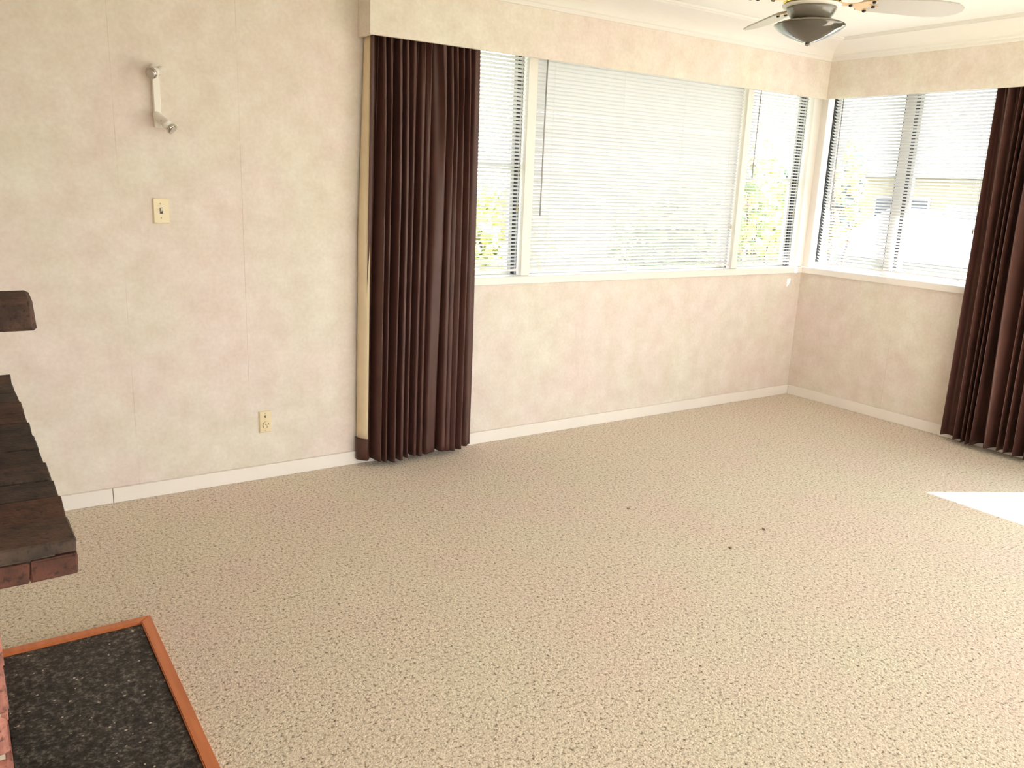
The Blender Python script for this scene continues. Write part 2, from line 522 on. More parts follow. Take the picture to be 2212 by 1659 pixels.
def prism(name, poly, y0, y1, mat, parent=None, axis='Y'):
    """extrude a closed polygon: axis Y -> poly in (x,z); axis X -> poly in (y,z)"""
    n = len(poly)
    if axis == 'Y':
        V = [(a, y0, b) for a, b in poly] + [(a, y1, b) for a, b in poly]
    else:
        V = [(y0, a, b) for a, b in poly] + [(y1, a, b) for a, b in poly]
    F = [tuple(range(n)), tuple(range(2 * n - 1, n - 1, -1))] + [(i, (i + 1) % n, n + (i + 1) % n, n + i) for i in range(n)]
    return mesh(name, V, F, mat, parent)

# ------------------------------------------------------------------ room shell
XL, YR, ZC = -5.62, -6.2, 2.43          # left wall, rear wall, ceiling
ZS, ZT, ZP = 0.912, 2.17, 2.10           # underside of sill board, top of window opening, underside of pelmet
S = 'structure'
tag(box('floor', (XL, 0, YR, 0, -0.12, 0.0), 'carpet'), 'speckled beige wool carpet covering the whole floor', 'floor', kind=S)
tag(box('ceiling', (XL, 0, YR, 0, ZC, ZC + 0.05), 'ceiling_paint'), 'flat cream painted ceiling above the fan', 'ceiling', kind=S)
WBX0 = -3.34                             # left edge of the window strip, behind the curtain
tag(boxes('wall_back', [(XL - 0.14, WBX0, 0, 0.14, -0.12, ZC), (WBX0, 0.14, 0, 0.14, -0.12, ZS), (WBX0, 0.14, 0, 0.14, ZT, ZC)], 'wallpaper_back'),
    'mottled beige wallpapered wall with the long window, switch and wall light', 'wall', kind=S)
WRY1 = -1.62                             # end of the blind window, start of plain wall behind the right curtain
SLY0, SLY1 = -2.33, -6.1                # glazed sliding door further along, lengthened to let in more sun
tag(boxes('wall_right', [(0, 0.14, WRY1, 0.0, -0.12, ZS), (0, 0.14, WRY1, 0.0, ZT, ZC), (0, 0.14, SLY0, WRY1, -0.12, ZC),
                         (0, 0.14, SLY1, SLY0, ZT, ZC), (0, 0.14, SLY1, SLY0, -0.12, 0.0), (0, 0.14, YR - 0.14, SLY1, -0.12, ZC)], 'wallpaper_right'),
    'mottled beige wallpapered wall meeting the corner on the right', 'wall', kind=S)
tag(box('wall_left', (XL - 0.14, XL, YR, 0, -0.12, ZC), 'wallpaper_plain'), 'beige wallpapered wall behind the brick fireplace', 'wall', kind=S)
RW0, RW1 = -5.5, -1.7                    # rear window, unseen, added to bring in fill daylight
tag(boxes('wall_front', [(XL - 0.14, RW0, YR - 0.14, YR, -0.12, ZC), (RW1, 0.0, YR - 0.14, YR, -0.12, ZC),
                         (RW0, RW1, YR - 0.14, YR, -0.12, 0.4), (RW0, RW1, YR - 0.14, YR, 2.2, ZC)], 'wallpaper_plain'),
    'beige wall behind the viewer with a wide window', 'wall', kind=S)
tag(boxes('roof', [(XL - 0.8, 0.14, YR - 0.7, 0.75, ZC + 0.0505, ZC + 0.16), (0.14, 0.945, -4.2, 0.75, ZC + 0.0505, ZC + 0.16), (0.14, 0.945, -4.2, 0.75, 2.375, ZC + 0.05),
                   (XL - 0.8, 0.14, 0.14, 0.75, 2.375, ZC + 0.05), (XL - 0.8, 0.14, YR - 0.95, YR - 0.14, 2.3, ZC + 0.05)], 'soffit'), 'pale painted eaves over the windows outside', 'roof', kind=S)  # right eave stops short and rear eave is added, to steer the sun

# skirting boards, the back one in two lengths butted together
bb = empty('baseboard_back', (-4.675, -0.009, 0), 'white painted skirting board along the back wall', 'skirting board', kind=S)
box('board', (XL, -4.6765, -0.019, -0.0035, 0.0005, 0.069), 'white_paint', bb, 0.002)
box('board', (-4.6735, -0.0035, -0.019, -0.0035, 0.0005, 0.069), 'white_paint', bb, 0.002)
tag(box('baseboard_right', (-0.019, -0.0035, SLY0, -0.0205, 0.0005, 0.069), 'white_paint', None, 0.002),
    'white painted skirting board on the right under the corner window', 'skirting board', kind=S)

# pelmets (boxed, hollow behind), wallpapered like the walls
PX, PY, PD = -3.483, -0.1365, 0.018
tag(boxes('trim_1', [(PX, -0.1365, PY, PY + PD, ZP, ZC), (PX, PX + PD, PY + PD, -0.0005, ZP, ZC)], 'wallpaper_back'),
    'wallpapered boxed pelmet above the long window and left curtain', 'pelmet', kind=S)
tag(boxes('trim_2', [(-0.1365, -0.1365 + PD, YR + 0.001, PY + PD, ZP, ZC)], 'wallpaper_right'),
    'wallpapered boxed pelmet above the right window and right curtain', 'pelmet', kind=S)

# sill boards and corner linings
tag(box('trim_3', (WBX0, -0.001, -0.022, 0.125, ZS, 0.955), 'white_paint', None, 0.003), 'white painted sill board under the long back window', 'window sill', kind=S)
tag(box('trim_4', (-0.0225, 0.125, WRY1, -0.0225, ZS, 0.955), 'white_paint', None, 0.003), 'cream painted sill board under the right window', 'window sill', kind=S)
tag(box('trim_5', (-0.088, -0.001, -0.006, 0.125, 0.956, ZT), 'white_paint', None, 0.002), 'white corner post at the right end of the back window', 'window post', kind=S)
tag(box('trim_6', (-0.006, 0.125, -0.060, -0.0065, 0.956, ZT), 'white_paint', None, 0.002), 'cream corner post at the left end of the right window', 'window post', kind=S)

# coved cornice: profile (distance from the pelmet face, z)
prof = [(0.0, 2.338), (0.012, 2.338), (0.016, 2.346), (0.018, 2.356), (0.026, 2.358), (0.030, 2.362)]
for i in range(9):
    a = i / 8 * math.pi / 2
    prof.append((0.030 + 0.185 * (1 - math.cos(a)), 2.362 + 0.058 * math.sin(a)))
prof += [(0.228, 2.420), (0.231, 2.427), (0.242, 2.427), (0.245, 2.414), (0.262, 2.414), (0.265, 2.427), (0.276, 2.427), (0.279, 2.418), (0.288, 2.418), (0.290, 2.4295), (0.0, 2.4295)]
def cornice(name, a, b, wallpos, axis, miter_a, miter_b, label):
    n = len(prof); V = []
    for end, mit in ((a, miter_a), (b, miter_b)):
        for (d, z) in prof:
            if axis == 'X': V.append((end + mit * d, wallpos - d, z))
            else: V.append((wallpos - d, end + mit * d, z))
    F = [tuple(range(n)), tuple(range(2 * n - 1, n - 1, -1))] + [(i, (i + 1) % n, n + (i + 1) % n, n + i) for i in range(n)]
    return tag(mesh(name, V, F, 'ceiling_paint'), label, 'cornice', kind=S)
cornice('trim_7', PX, -0.137, PY - 0.0005, 'X', 0, -1, 'cream coved plaster cornice over the long pelmet')
cornice('trim_8', -0.137, YR, -0.137, 'Y', -1, 0, 'cream coved plaster cornice over the right pelmet')
cornice('trim_9', XL + 0.001, PX - 0.0005, -0.0005, 'X', 0, 0, 'cream coved plaster cornice over the bare left wall')

# ------------------------------------------------------------------ windows
GY = 0.112                                # glass plane behind the wall face
def back_window(name, x0, x1, transom, label, channel='dark_channel'):
    """x0..x1 is the clear opening between posts"""
    e = empty(name, ((x0 + x1) / 2, 0.07, 0.956), label, 'window', kind=S)
    # dark sash channel on both side linings, grey strip in front of it
    for s, xx in ((1, x0), (-1, x1)):
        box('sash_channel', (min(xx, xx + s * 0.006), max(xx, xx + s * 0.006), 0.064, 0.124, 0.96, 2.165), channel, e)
        box('sash_strip', (min(xx, xx + s * 0.005), max(xx, xx + s * 0.005), 0.050, 0.0635, 0.96, 2.165), 'grey_channel', e)
        box('stile', (min(xx + s * 0.0065, xx + s * 0.03), max(xx + s * 0.0065, xx + s * 0.03), 0.098, 0.124, 0.975, 2.155), 'window_paint', e)
    box('bottom_rail', (x0 + 0.0065, x1 - 0.0065, 0.098, 0.124, 0.9565, 0.974), 'window_paint', e)
    box('top_rail', (x0 + 0.0065, x1 - 0.0065, 0.098, 0.124, 2.1555, 2.1695), 'window_paint', e)
    if transom:
        box('transom', (x0 + 0.031, x1 - 0.031, 0.094, 0.126, transom - 0.012, transom + 0.012), 'window_paint', e)
        box('pane', (x0 + 0.031, x1 - 0.031, GY - 0.002, GY + 0.002, 0.975, transom - 0.0125), 'window_glass', e)
        box('pane', (x0 + 0.031, x1 - 0.031, GY - 0.002, GY + 0.002, transom + 0.0125, 2.155), 'window_glass', e)
    else:
        box('pane', (x0 + 0.031, x1 - 0.031, GY - 0.002, GY + 0.002, 0.975, 2.155), 'window_glass', e)
M1 = (-2.500, -2.440)                      # posts between the three back windows
M2 = (-0.757, -0.704)
tag(box('trim_10', (M1[0], M1[1], 0.0, 0.125, 0.956, ZT), 'white_paint', None, 0.002), 'white post between the left narrow window and the wide window', 'window post', kind=S)
tag(box('trim_11', (M2[0], M2[1], 0.0, 0.125, 0.956, ZT), 'white_paint', None, 0.002), 'white post between the wide window and the right narrow window', 'window post', kind=S)
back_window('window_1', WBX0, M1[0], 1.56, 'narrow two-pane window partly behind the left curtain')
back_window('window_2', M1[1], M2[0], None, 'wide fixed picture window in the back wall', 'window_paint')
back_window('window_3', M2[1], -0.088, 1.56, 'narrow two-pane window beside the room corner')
e = empty('window_4', (0.07, -0.8, 0.956), 'wide two-light window in the right wall beside the corner', 'window', kind=S)
RM = (-0.668, -0.600)
box('mullion', (0.062, 0.125, RM[0], RM[1], 0.956, 2.169), 'window_paint', e)
for (y0, y1) in ((-0.0605, RM[1]), (RM[0], WRY1)):
    for s, yy in ((-1, y0), (1, y1)):
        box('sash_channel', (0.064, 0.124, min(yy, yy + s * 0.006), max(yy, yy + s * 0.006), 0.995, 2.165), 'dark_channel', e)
        box('stile', (0.098, 0.124, min(yy + s * 0.0065, yy + s * 0.03), max(yy + s * 0.0065, yy + s * 0.03), 0.975, 2.155), 'window_paint', e)
    box('bottom_rail', (0.098, 0.124, y1 + 0.0065, y0 - 0.0065, 0.9565, 0.974), 'window_paint', e)
    box('top_rail', (0.098, 0.124, y1 + 0.0065, y0 - 0.0065, 2.1555, 2.1695), 'window_paint', e)
    box('pane', (GY - 0.002, GY + 0.002, y1 + 0.031, y0 - 0.031, 0.975, 2.155), 'window_glass', e)
# glazed sliding door past the right curtain
e = empty('door_1', (0.07, (SLY0 + SLY1) / 2, 0.0), 'glazed sliding door beyond the right curtain', 'door', kind=S)
SLD = [SLY0 + (SLY1 - SLY0) * i / 3 for i in range(4)]
for (y0, y1) in ((SLD[0], SLD[1] + 0.001), (SLD[1] - 0.001, SLD[2] + 0.001), (SLD[2] - 0.001, SLD[3])):
    box('stile', (0.04, 0.10, y0 - 0.05, y0, 0.001, 2.168), 'window_paint', e)
    box('stile', (0.04, 0.10, y1, y1 + 0.05, 0.001, 2.168), 'window_paint', e)
    box('bottom_rail', (0.04, 0.10, y1 + 0.0505, y0 - 0.0505, 0.001, 0.07), 'window_paint', e)
    box('top_rail', (0.04, 0.10, y1 + 0.0505, y0 - 0.0505, 2.10, 2.168), 'window_paint', e)
    box('pane', (0.068, 0.072, y1 + 0.0505, y0 - 0.0505, 0.0705, 2.0995), 'window_glass', e)
# wide window added behind the viewer to fill the room with daylight
e = empty('window_5', ((RW0 + RW1) / 2, YR - 0.07, 0.4), 'wide window in the wall behind the viewer', 'window', kind=S)
nl = 4
for i in range(nl + 1):
    xx = RW0 + (RW1 - RW0) * i / nl
    xx = min(max(xx, RW0 + 0.026), RW1 - 0.026)
    box('mullion', (xx - 0.025, xx + 0.025, YR - 0.11, YR - 0.04, 0.401, 2.199), 'window_paint', e)
for i in range(nl):
    a = RW0 + (RW1 - RW0) * i / nl + 0.052; b = RW0 + (RW1 - RW0) * (i + 1) / nl - 0.052
    box('pane', (a, b, YR - 0.077, YR - 0.073, 0.401, 2.199), 'window_glass', e)

# ------------------------------------------------------------------ venetian blinds
def slat_mesh(name, length, axis):
    w_, t_, n = 0.0250, 0.0005, 4
    V = []; F = []
    for end in (-length / 2, length / 2):
        up = []; lo = []
        for i in range(n + 1):
            a = -1 + 2 * i / n
            y = a * w_ / 2; z = 0.0022 * (1 - a * a)
            up.append((y, z + t_)); lo.append((y, z - t_))
        for (y, z) in up + lo[::-1]:
            V.append((end, y, z) if axis == 'X' else (-y, end, z))
    k = 2 * (n + 1)
    F = [(i, (i + 1) % k, k + (i + 1) % k, k + i) for i in range(k)]
    for b in (0, k):                      # end caps as quads
        for i in range(n):
            F.append((b + i, b + i + 1, b + k - 2 - i, b + k - 1 - i))
    me = bpy.data.meshes.new(name)
    me.from_pydata(V, [], F)
    bm = bmesh.new(); bm.from_mesh(me); bmesh.ops.recalc_face_normals(bm, faces=bm.faces); bm.to_mesh(me); bm.free()
    for p in me.polygons: p.use_smooth = False
    me.materials.append(MATS['blind_slat'])
    return me
rng = random.Random(4)
BO = 0.034                                # blind centre distance behind the wall face
def blind(axis, a0, a1, zbot, ztop, tilt, wand_at, wand_z, cord_at, cord_z, ladders, label, bottom_extra=0.0, sag=0.0, jit=1.1):
    """axis X: blind on the back wall, a0<a1 in x. axis Y: on the right wall, a0>a1 in y"""
    mid = (a0 + a1) / 2; ln = abs(a1 - a0)
    P = (lambda a, d, z: (a, d, z)) if axis == 'X' else (lambda a, d, z: (d, a, z))
    e = empty('venetian_blind', P(mid, BO, zbot - 0.012), label, 'window blind', 'white venetian blinds')
    def bx(name, s0, s1, d0, d1, z0, z1, mat, bev=0.0):
        s0, s1 = min(s0, s1), max(s0, s1)
        b = (s0, s1, d0, d1, z0, z1) if axis == 'X' else (d0, d1, s0, s1, z0, z1)
        return box(name, b, mat, e, bev)
    bx('headrail', a0, a1, BO - 0.013, BO + 0.013, 2.140, 2.166, 'blind_metal', 0.002)
    bx('bottom_rail', a0, a1, BO - 0.011, BO + 0.011, zbot - 0.010, zbot + 0.002, 'blind_metal', 0.003)
    for a in ladders:
        bx('rail_clip', a - 0.008, a + 0.008, BO - 0.0125, BO + 0.0125, zbot - 0.0125, zbot - 0.0101, 'blind_metal')
    me = slat_mesh('slat', ln, axis)
    pitch = 0.0205
    n = int((ztop - zbot - 0.02) / pitch)
    for i in range(n + 1):
        z = zbot + 0.016 + i * pitch
        t = tilt + rng.uniform(-jit, jit)
        if bottom_extra and i < 7:
            t += bottom_extra * (1 - i / 7)
        t = R(t)
        # positive tilt lifts the room-side edge
        rot = (-t, rng.uniform(-1, 1) * R(0.05), 0) if axis == 'X' else (rng.uniform(-1, 1) * R(0.05), t, 0)
        link('slat', me, None, e, P(mid, BO, z), rot)
    for a in ladders:
        for s in (-1, 1):
            d = BO + s * 0.0132
            V, F = tubevf([P(a, d, zbot), P(a, d, 2.140)], 0.0005, 4)
            mesh('ladder_cord', V, F, 'cord_white', e)
    if wand_at is not None:
        p0 = P(wand_at, BO - 0.022, 2.138); p1 = P(wand_at - 0.004, BO - 0.022, wand_z)
        tube('tilt_wand', [p0, p1], 0.0042, 'wand_clear', e, 6)
    if cord_at is not None:
        c = tube('lift_cord', [P(cord_at, BO - 0.021, 2.138), P(cord_at + 0.002, BO - 0.022, (2.1 + cord_z) / 2), P(cord_at, BO - 0.021, cord_z + 0.02)], 0.0010, 'cord_white', e, 5)
        q = P(cord_at, BO - 0.021, cord_z + 0.024)
        lathe('tassel', q, (0, 0, -1), [(0, 0.002), (0.008, 0.004), (0.026, 0.0055), (0.03, 0.004)], 'ivory_screw', c, 10)
    return e
blind('X', WBX0 + 0.012, M1[0] - 0.008, 0.990, 2.139, 24, None, 0, -2.535, 1.32, (-3.2, -2.62), 'white venetian blind half hidden behind the left curtain', 6)
blind('X', M1[1] + 0.006, M2[0] - 0.006, 0.984, 2.139, 48, -2.372, 1.29, -0.785, 1.23, (-2.31, -1.80, -1.30, -0.86), 'widest venetian blind, slats nearly closed, over the picture window', 0, 0, 2.5)
blind('X', M2[1] + 0.008, -0.088 - 0.012, 0.984, 2.139, 19, -0.625, 1.56, -0.150, 1.33, (-0.63, -0.17), 'narrow venetian blind beside the corner on the back wall', 22)
blind('Y', -0.100, WRY1 + 0.012, 0.996, 2.139, 27, -0.165, 1.365, -1.185, 1.28, (-0.225, -0.72, -1.14), 'wide venetian blind on the right wall next to the right curtain', 8)

# ------------------------------------------------------------------ curtains
def curtain(name, label, a0, a1, depth, ztop, zbot, nf, seed, axis, tag_amp=0.030, lean=0.0, extra=()):
    rg = random.Random(seed)
    wv = [(rg.uniform(0.010, 0.024), k, rg.uniform(0, 6.28)) for k in (1, 2, 3, 5)]
    am = [(rg.uniform(0.1, 0.3), k, rg.uniform(0, 6.28)) for k in (2, 3, 5)]
    hz = [(rg.uniform(0.3, 0.85), rg.uniform(0.9, 2.8), rg.uniform(0, 6.28), rg.uniform(1, 7)) for _ in range(4)]
    NX, NZ = 46 * nf // 2 * 2, 56
    V = []; F = []
    ln = a1 - a0
    for j in range(NZ + 1):
        f = j / NZ
        z = ztop + (zbot - ztop) * f
        top = max(0.0, 1 - f / 0.42) ** 1.4           # gathered heading near the track
        for i in range(NX + 1):
            s = i / NX
            ww = s + sum(a * math.sin(k * 6.283 * s + p) for a, k, p in wv)
            ph = 2 * math.pi * nf * ww + sum(a * math.sin(q * z + p + r * s) for a, q, p, r in hz) * (1 - 0.4 * f)
            A = tag_amp * (1 + sum(a * math.sin(k * 6.283 * s + p) for a, k, p in am))
            big = math.sin(ph) + 0.22 * math.sin(2 * ph + 1.1 + 5.2 * s)
            fine = 0.75 * math.sin(2 * ph + 0.7) + 0.35 * math.sin(3.0 * ph + 2.0 + 9 * s)
            d = A * ((1 - 0.55 * top) * big + 0.62 * top * fine)
            side = 0.010 * math.cos(ph) * (1 - 0.6 * top) * math.sin(math.pi * min(1, max(0, s)))**0.3 if 0 < s < 1 else 0
            a = a0 + ln * s + side + lean * f * (1 - s)
            edge = min(1, s * 10, (1 - s) * 10)
            d = depth + d * (0.35 + 0.65 * edge)
            d = max(-0.150 + 0.035 * top, min(-0.012, d))
            hem = 0.007 * math.sin(3.1 * ww * 6.28 + 1) * f ** 8
            if axis == 'X': V.append((a, d, z + hem))
            else: V.append((d, a, z + hem))
    for j in range(NZ):
        for i in range(NX):
            q = j * (NX + 1) + i
            F.append((q, q + 1, q + NX + 2, q + NX + 1))
    base = ((a0 + a1) / 2, depth, zbot) if axis == 'X' else (depth, (a0 + a1) / 2, zbot)
    e = empty(name, base, label, 'curtain', 'brown pleated curtains')
    o = mesh('drape', V, F, 'curtain_brown', e, True, fix=False)
    md = o.modifiers.new('thickness', 'SOLIDIFY'); md.thickness = 0.0018; md.offset = 0
    return e, o
cl, clo = curtain('curtain', 'dark brown pleated curtain hanging left of the wide window, cream lining at its edge', -3.461, -2.862, -0.078, 2.128, 0.028, 13, 11, 'X', 0.052, -0.026)
cr_, cro = curtain('curtain', 'dark brown pleated curtain at the right edge beside the right window', -1.243, -2.26, -0.080, 2.128, 0.028, 19, 23, 'Y', 0.052)
# cream lining turned back along the left edge of the left curtain
V = []; F = []; NZ = 40
for j in range(NZ + 1):
    f = j / NZ
    z = 2.118 + (0.150 - 2.118) * f
    wdt = 0.003 + 0.023 * min(1, f * 2.2)
    xo = -3.459 - 0.026 * f
    for (dx, dy) in ((0.010, -0.086), (0.0, -0.081), (-wdt * 0.5, -0.066), (-wdt, -0.040), (-wdt + 0.004, -0.012)):
        V.append((xo + dx, dy, z))
for j in range(NZ):
    for i in range(4):
        q = j * 5 + i
        F.append((q, q + 1, q + 6, q + 5))
ln_ = mesh('lining', V, F, 'curtain_lining', cl, True, fix=False)
ln_['label'] = 'cream lining fabric'
ln_.modifiers.new('thickness', 'SOLIDIFY').thickness = 0.002
V = []; F = []
for z in (0.1495, 0.09, 0.032):
    for (dx, dy) in ((0.010, -0.086), (0.0, -0.081), (-0.016, -0.066), (-0.032, -0.040), (-0.028, -0.012)):
        V.append((-3.486 + dx, dy, z))
for j in range(2):
    for i in range(4):
        q = j * 5 + i
        F.append((q, q + 1, q + 6, q + 5))
hm = mesh('hem', V, F, 'curtain_brown', cl, True, fix=False)
hm.modifiers.new('thickness', 'SOLIDIFY').thickness = 0.002

# ------------------------------------------------------------------ ceiling fan
FC = Vector((-2.145, -1.498, 0))
fan = empty('ceiling_fan', (FC.x, FC.y, ZC), 'four-blade ceiling fan with a bowl light and brass trim', 'ceiling fan')
down = (0, 0, -1)
lathe('canopy', (FC.x, FC.y, ZC), down, [(0.0005, 0.075), (0.02, 0.078), (0.045, 0.06), (0.055, 0.03)], 'fan_white', fan, 40)
lathe('motor_housing', (FC.x, FC.y, 2.376), down, [(0, 0.055), (0.015, 0.10), (0.045, 0.122), (0.10, 0.122), (0.1235, 0.112)], 'fan_white', fan, 48)
lathe('brass_band', (FC.x, FC.y, 2.2515), down, [(0, 0.108), (0.004, 0.113), (0.024, 0.113), (0.028, 0.106)], 'brass', fan, 48)
lathe('housing_lip', (FC.x, FC.y, 2.2225), down, [(0, 0.100), (0.003, 0.116), (0.010, 0.114), (0.014, 0.100)], 'fan_white', fan, 48)
lathe('light_fitter', (FC.x, FC.y, 2.208), down, [(0, 0.100), (0.010, 0.096), (0.026, 0.088), (0.039, 0.078), (0.0435, 0.066)], 'fan_housing', fan, 48)
lathe('bowl_cap', (FC.x, FC.y, 2.164), down, [(0, 0.066), (0.004, 0.085), (0.010, 0.115), (0.017, 0.134), (0.021, 0.141)], 'fan_cream', fan, 48)
bowl = [(0.0, 0.141), (0.003, 0.1415)]
for t_, r_ in ((0.08, 0.955), (0.16, 0.915), (0.25, 0.865), (0.37, 0.775), (0.5, 0.67), (0.62, 0.56), (0.75, 0.425), (0.86, 0.29), (0.94, 0.17), (1.0, 0.06)):
    bowl.append((0.003 + 0.066 * t_, 0.1415 * r_))
lathe('light_bowl', (FC.x, FC.y, 2.1425), down, bowl, 'fan_grey', fan, 56)
lathe('finial', (FC.x, FC.y, 2.0735), down, [(0, 0.007), (0.002, 0.010), (0.006, 0.011), (0.009, 0.006), (0.011, 0.002)], 'fan_housing', fan, 20)
ZB = 2.236
BLP = [(0.205, -0.048), (0.24, -0.056), (0.52, -0.073), (0.60, -0.062), (0.645, -0.030), (0.655, 0.0), (0.645, 0.030), (0.60, 0.062), (0.52, 0.073), (0.24, 0.056), (0.205, 0.048)]
for k in range(4):
    ang = R(62 + 90 * k)
    rot = Matrix.Rotation(ang, 4, 'Z') @ Matrix.Rotation(R(-13), 4, 'X')
    o0 = Vector((FC.x, FC.y, ZB))
    def T(p): return o0 + rot @ Vector(p)
    n = len(BLP)
    V = [T((a, b, 0.004)) for a, b in BLP] + [T((a, b, -0.002)) for a, b in BLP]
    F = [tuple(range(n)), tuple(range(2 * n - 1, n - 1, -1))] + [(i, (i + 1) % n, n + (i + 1) % n, n + i) for i in range(n)]
    bl = mesh('blade', V, F, 'fan_blade', fan)
    # bracket: arm from the motor to a forked scrolled plate under the blade
    arm = [(0.10, -0.014), (0.15, -0.010), (0.185, -0.018), (0.215, -0.042), (0.245, -0.050), (0.262, -0.042), (0.250, -0.030), (0.235, -0.018),
           (0.250, -0.008), (0.285, 0.0), (0.250, 0.008), (0.235, 0.018), (0.250, 0.030), (0.262, 0.042), (0.245, 0.050), (0.215, 0.042), (0.185, 0.018), (0.15, 0.010), (0.10, 0.014)]
    n = len(arm)
    V = [T((a, b, -0.0025)) for a, b in arm] + [T((a, b, -0.0065)) for a, b in arm]
    F = [tuple(range(n)), tuple(range(2 * n - 1, n - 1, -1))] + [(i, (i + 1) % n, n + (i + 1) % n, n + i) for i in range(n)]
    br = mesh('bracket', V, F, 'brass_tan', fan)
    for (a, b) in ((0.245, -0.041), (0.262, 0.0), (0.245, 0.041), (0.165, 0.0)):
        lathe('screw', T((a, b, -0.0066)), rot @ Vector((0, 0, -1)), [(0, 0.008), (0.003, 0.008), (0.006, 0.005)], 'black_plastic', br, 10)

# ------------------------------------------------------------------ wall spotlight
wlamp = empty('wall_spotlight', (-4.394, 0, 1.63), 'white wall light bar with two small spot heads above the switch', 'wall light')
box('bar', (-4.408, -4.380, -0.030, -0.0005, 1.632, 1.882), 'white_enamel', wlamp, 0.003)
def head(back, front, lens_r, lens_fwd):
    d = (Vector(front) - Vector(back)); L_ = d.length; d.normalize()
    h = lathe('spot_head', back, d, [(0, 0.006), (0.006, 0.013), (0.018, 0.0165), (L_ * 0.62, 0.0175), (L_ * 0.63, 0.0195), (L_ * 0.72, 0.0195), (L_ * 0.73, 0.018), (L_ * 0.86, 0.0185)], 'white_enamel', wlamp, 24)
    lathe('bulb_rim', Vector(back) + d * (L_ * 0.865), d, [(0, 0.0185), (0.004, lens_r), (L_ * 0.135, lens_r), (L_ * 0.135 + 0.001, lens_r - 0.003)], 'chrome', h, 28)
    lathe('bulb_lens', Vector(back) + d * (L_ + 0.002), d, [(0, lens_r - 0.0035), (0.001, lens_r * 0.6), (0.002, 0.004)], 'lamp_glass', h, 28)
    for a_ in (0, 2.1, 4.2):
        dd, u_, v_ = frame_axes(d)
        c0 = Vector(back) + d * (L_ * 0.5) + (u_ * math.cos(a_) + v_ * math.sin(a_)) * 0.0172
        lathe('vent_slot', c0, (u_ * math.cos(a_) + v_ * math.sin(a_)), [(0, 0.0035), (0.0008, 0.0035)], 'ivory_screw', h, 8)
    return h
tube('swivel', [(-4.392, -0.0305, 1.862), (-4.390, -0.046, 1.858)], 0.005, 'white_enamel', wlamp, 8)
head((-4.362, -0.034, 1.866), (-4.427, -0.098, 1.838), 0.0235, 1)
tube('swivel', [(-4.394, -0.0305, 1.672), (-4.394, -0.05, 1.668)], 0.005, 'white_enamel', wlamp, 8)
head((-4.410, -0.036, 1.690), (-4.352, -0.092, 1.624), 0.0225, 1)

# ------------------------------------------------------------------ light switch and outlet
def plate(e, x0, x1, z0, z1):
    d = 0.009; b = 0.004
    V = [(x0, -0.0005, z0), (x1, -0.0005, z0), (x1, -0.0005, z1), (x0, -0.0005, z1),
         (x0, -0.005, z0), (x1, -0.005, z0), (x1, -0.005, z1), (x0, -0.005, z1),
         (x0 + b, -d, z0 + b), (x1 - b, -d, z0 + b), (x1 - b, -d, z1 - b), (x0 + b, -d, z1 - b)]
    F = [(3, 2, 1, 0), (8, 9, 10, 11)]
    for o in (0, 4):
        F += [(o + i, o + (i + 1) % 4, o + 4 + (i + 1) % 4, o + 4 + i) for i in range(4)]
    mesh('cover_plate', V, F, 'ivory_plastic', e)
def screw(e, x, z, y=-0.0091, r=0.003):
    lathe('screw', (x, y, z), (0, -1, 0), [(0, r), (0.0025, r), (0.0035, r * 0.6)], 'ivory_screw', e, 12)
sw = empty('light_switch', (-4.399, 0, 1.235), 'ivory single light switch plate on the wall below the spotlight', 'light switch')
plate(sw, -4.432, -4.366, 1.235, 1.342)
screw(sw, -4.4005, 1.3185); screw(sw, -4.4005, 1.2595)
box('rocker_well', (-4.4055, -4.3935, -0.0098, -0.0091, 1.277, 1.302), 'black_plastic', sw)
V = [(-4.4035, -0.0099, 1.287), (-4.3955, -0.0099, 1.287), (-4.3955, -0.0099, 1.3), (-4.4035, -0.0099, 1.3),
     (-4.4025, -0.020, 1.291), (-4.3965, -0.020, 1.291), (-4.3965, -0.022, 1.299), (-4.4025, -0.022, 1.299)]
mesh('rocker', V, [(0, 1, 2, 3), (4, 7, 6, 5), (0, 4, 5, 1), (1, 5, 6, 2), (2, 6, 7, 3), (3, 7, 4, 0)], 'white_enamel', sw)
po = empty('power_outlet', (-3.979, 0, 0.233), 'ivory power point with round three-pin socket low on the wall', 'power outlet')
plate(po, -4.008, -3.950, 0.233, 0.341)
screw(po, -3.979, 0.331); screw(po, -3.979, 0.2445)
lathe('toggle_collar', (-3.978, -0.0091, 0.314), (0, -1, 0), [(0, 0.0055), (0.002, 0.0055)], 'black_plastic', po, 16)
lathe('toggle', (-3.978, -0.0112, 0.314), (0.1, -1, 0.3), [(0, 0.0032), (0.010, 0.0042), (0.012, 0.002)], 'white_enamel', po, 12)
sk = lathe('socket', (-3.974, -0.0091, 0.272), (0, -1, 0), [(0, 0.0185), (0.006, 0.0175), (0.0065, 0.0165)], 'ivory_plastic', po, 32)
for (dx, dz, a) in ((-0.0075, 0.0045, 30), (0.0075, 0.0045, -30), (0.0, -0.0085, 0)):
    ca, sa = math.cos(R(a)), math.sin(R(a))
    V = []
    for yy in (-0.0157, -0.0163):
        for (px, pz) in ((-0.0011, -0.0042), (0.0011, -0.0042), (0.0011, 0.0042), (-0.0011, 0.0042)):
            V.append((-3.974 + dx + px * ca + pz * sa * -1, yy, 0.272 + dz + px * sa + pz * ca))
    mesh('pin_slot', V, [(0, 1, 2, 3), (7, 6, 5, 4), (0, 4, 5, 1), (1, 5, 6, 2), (2, 6, 7, 3), (3, 7, 4, 0)], 'black_plastic', sk)
lathe('socket_screw', (-3.974, -0.0157, 0.2725), (0, -1, 0), [(0, 0.0016), (0.0006, 0.0016)], 'black_plastic', sk, 10)

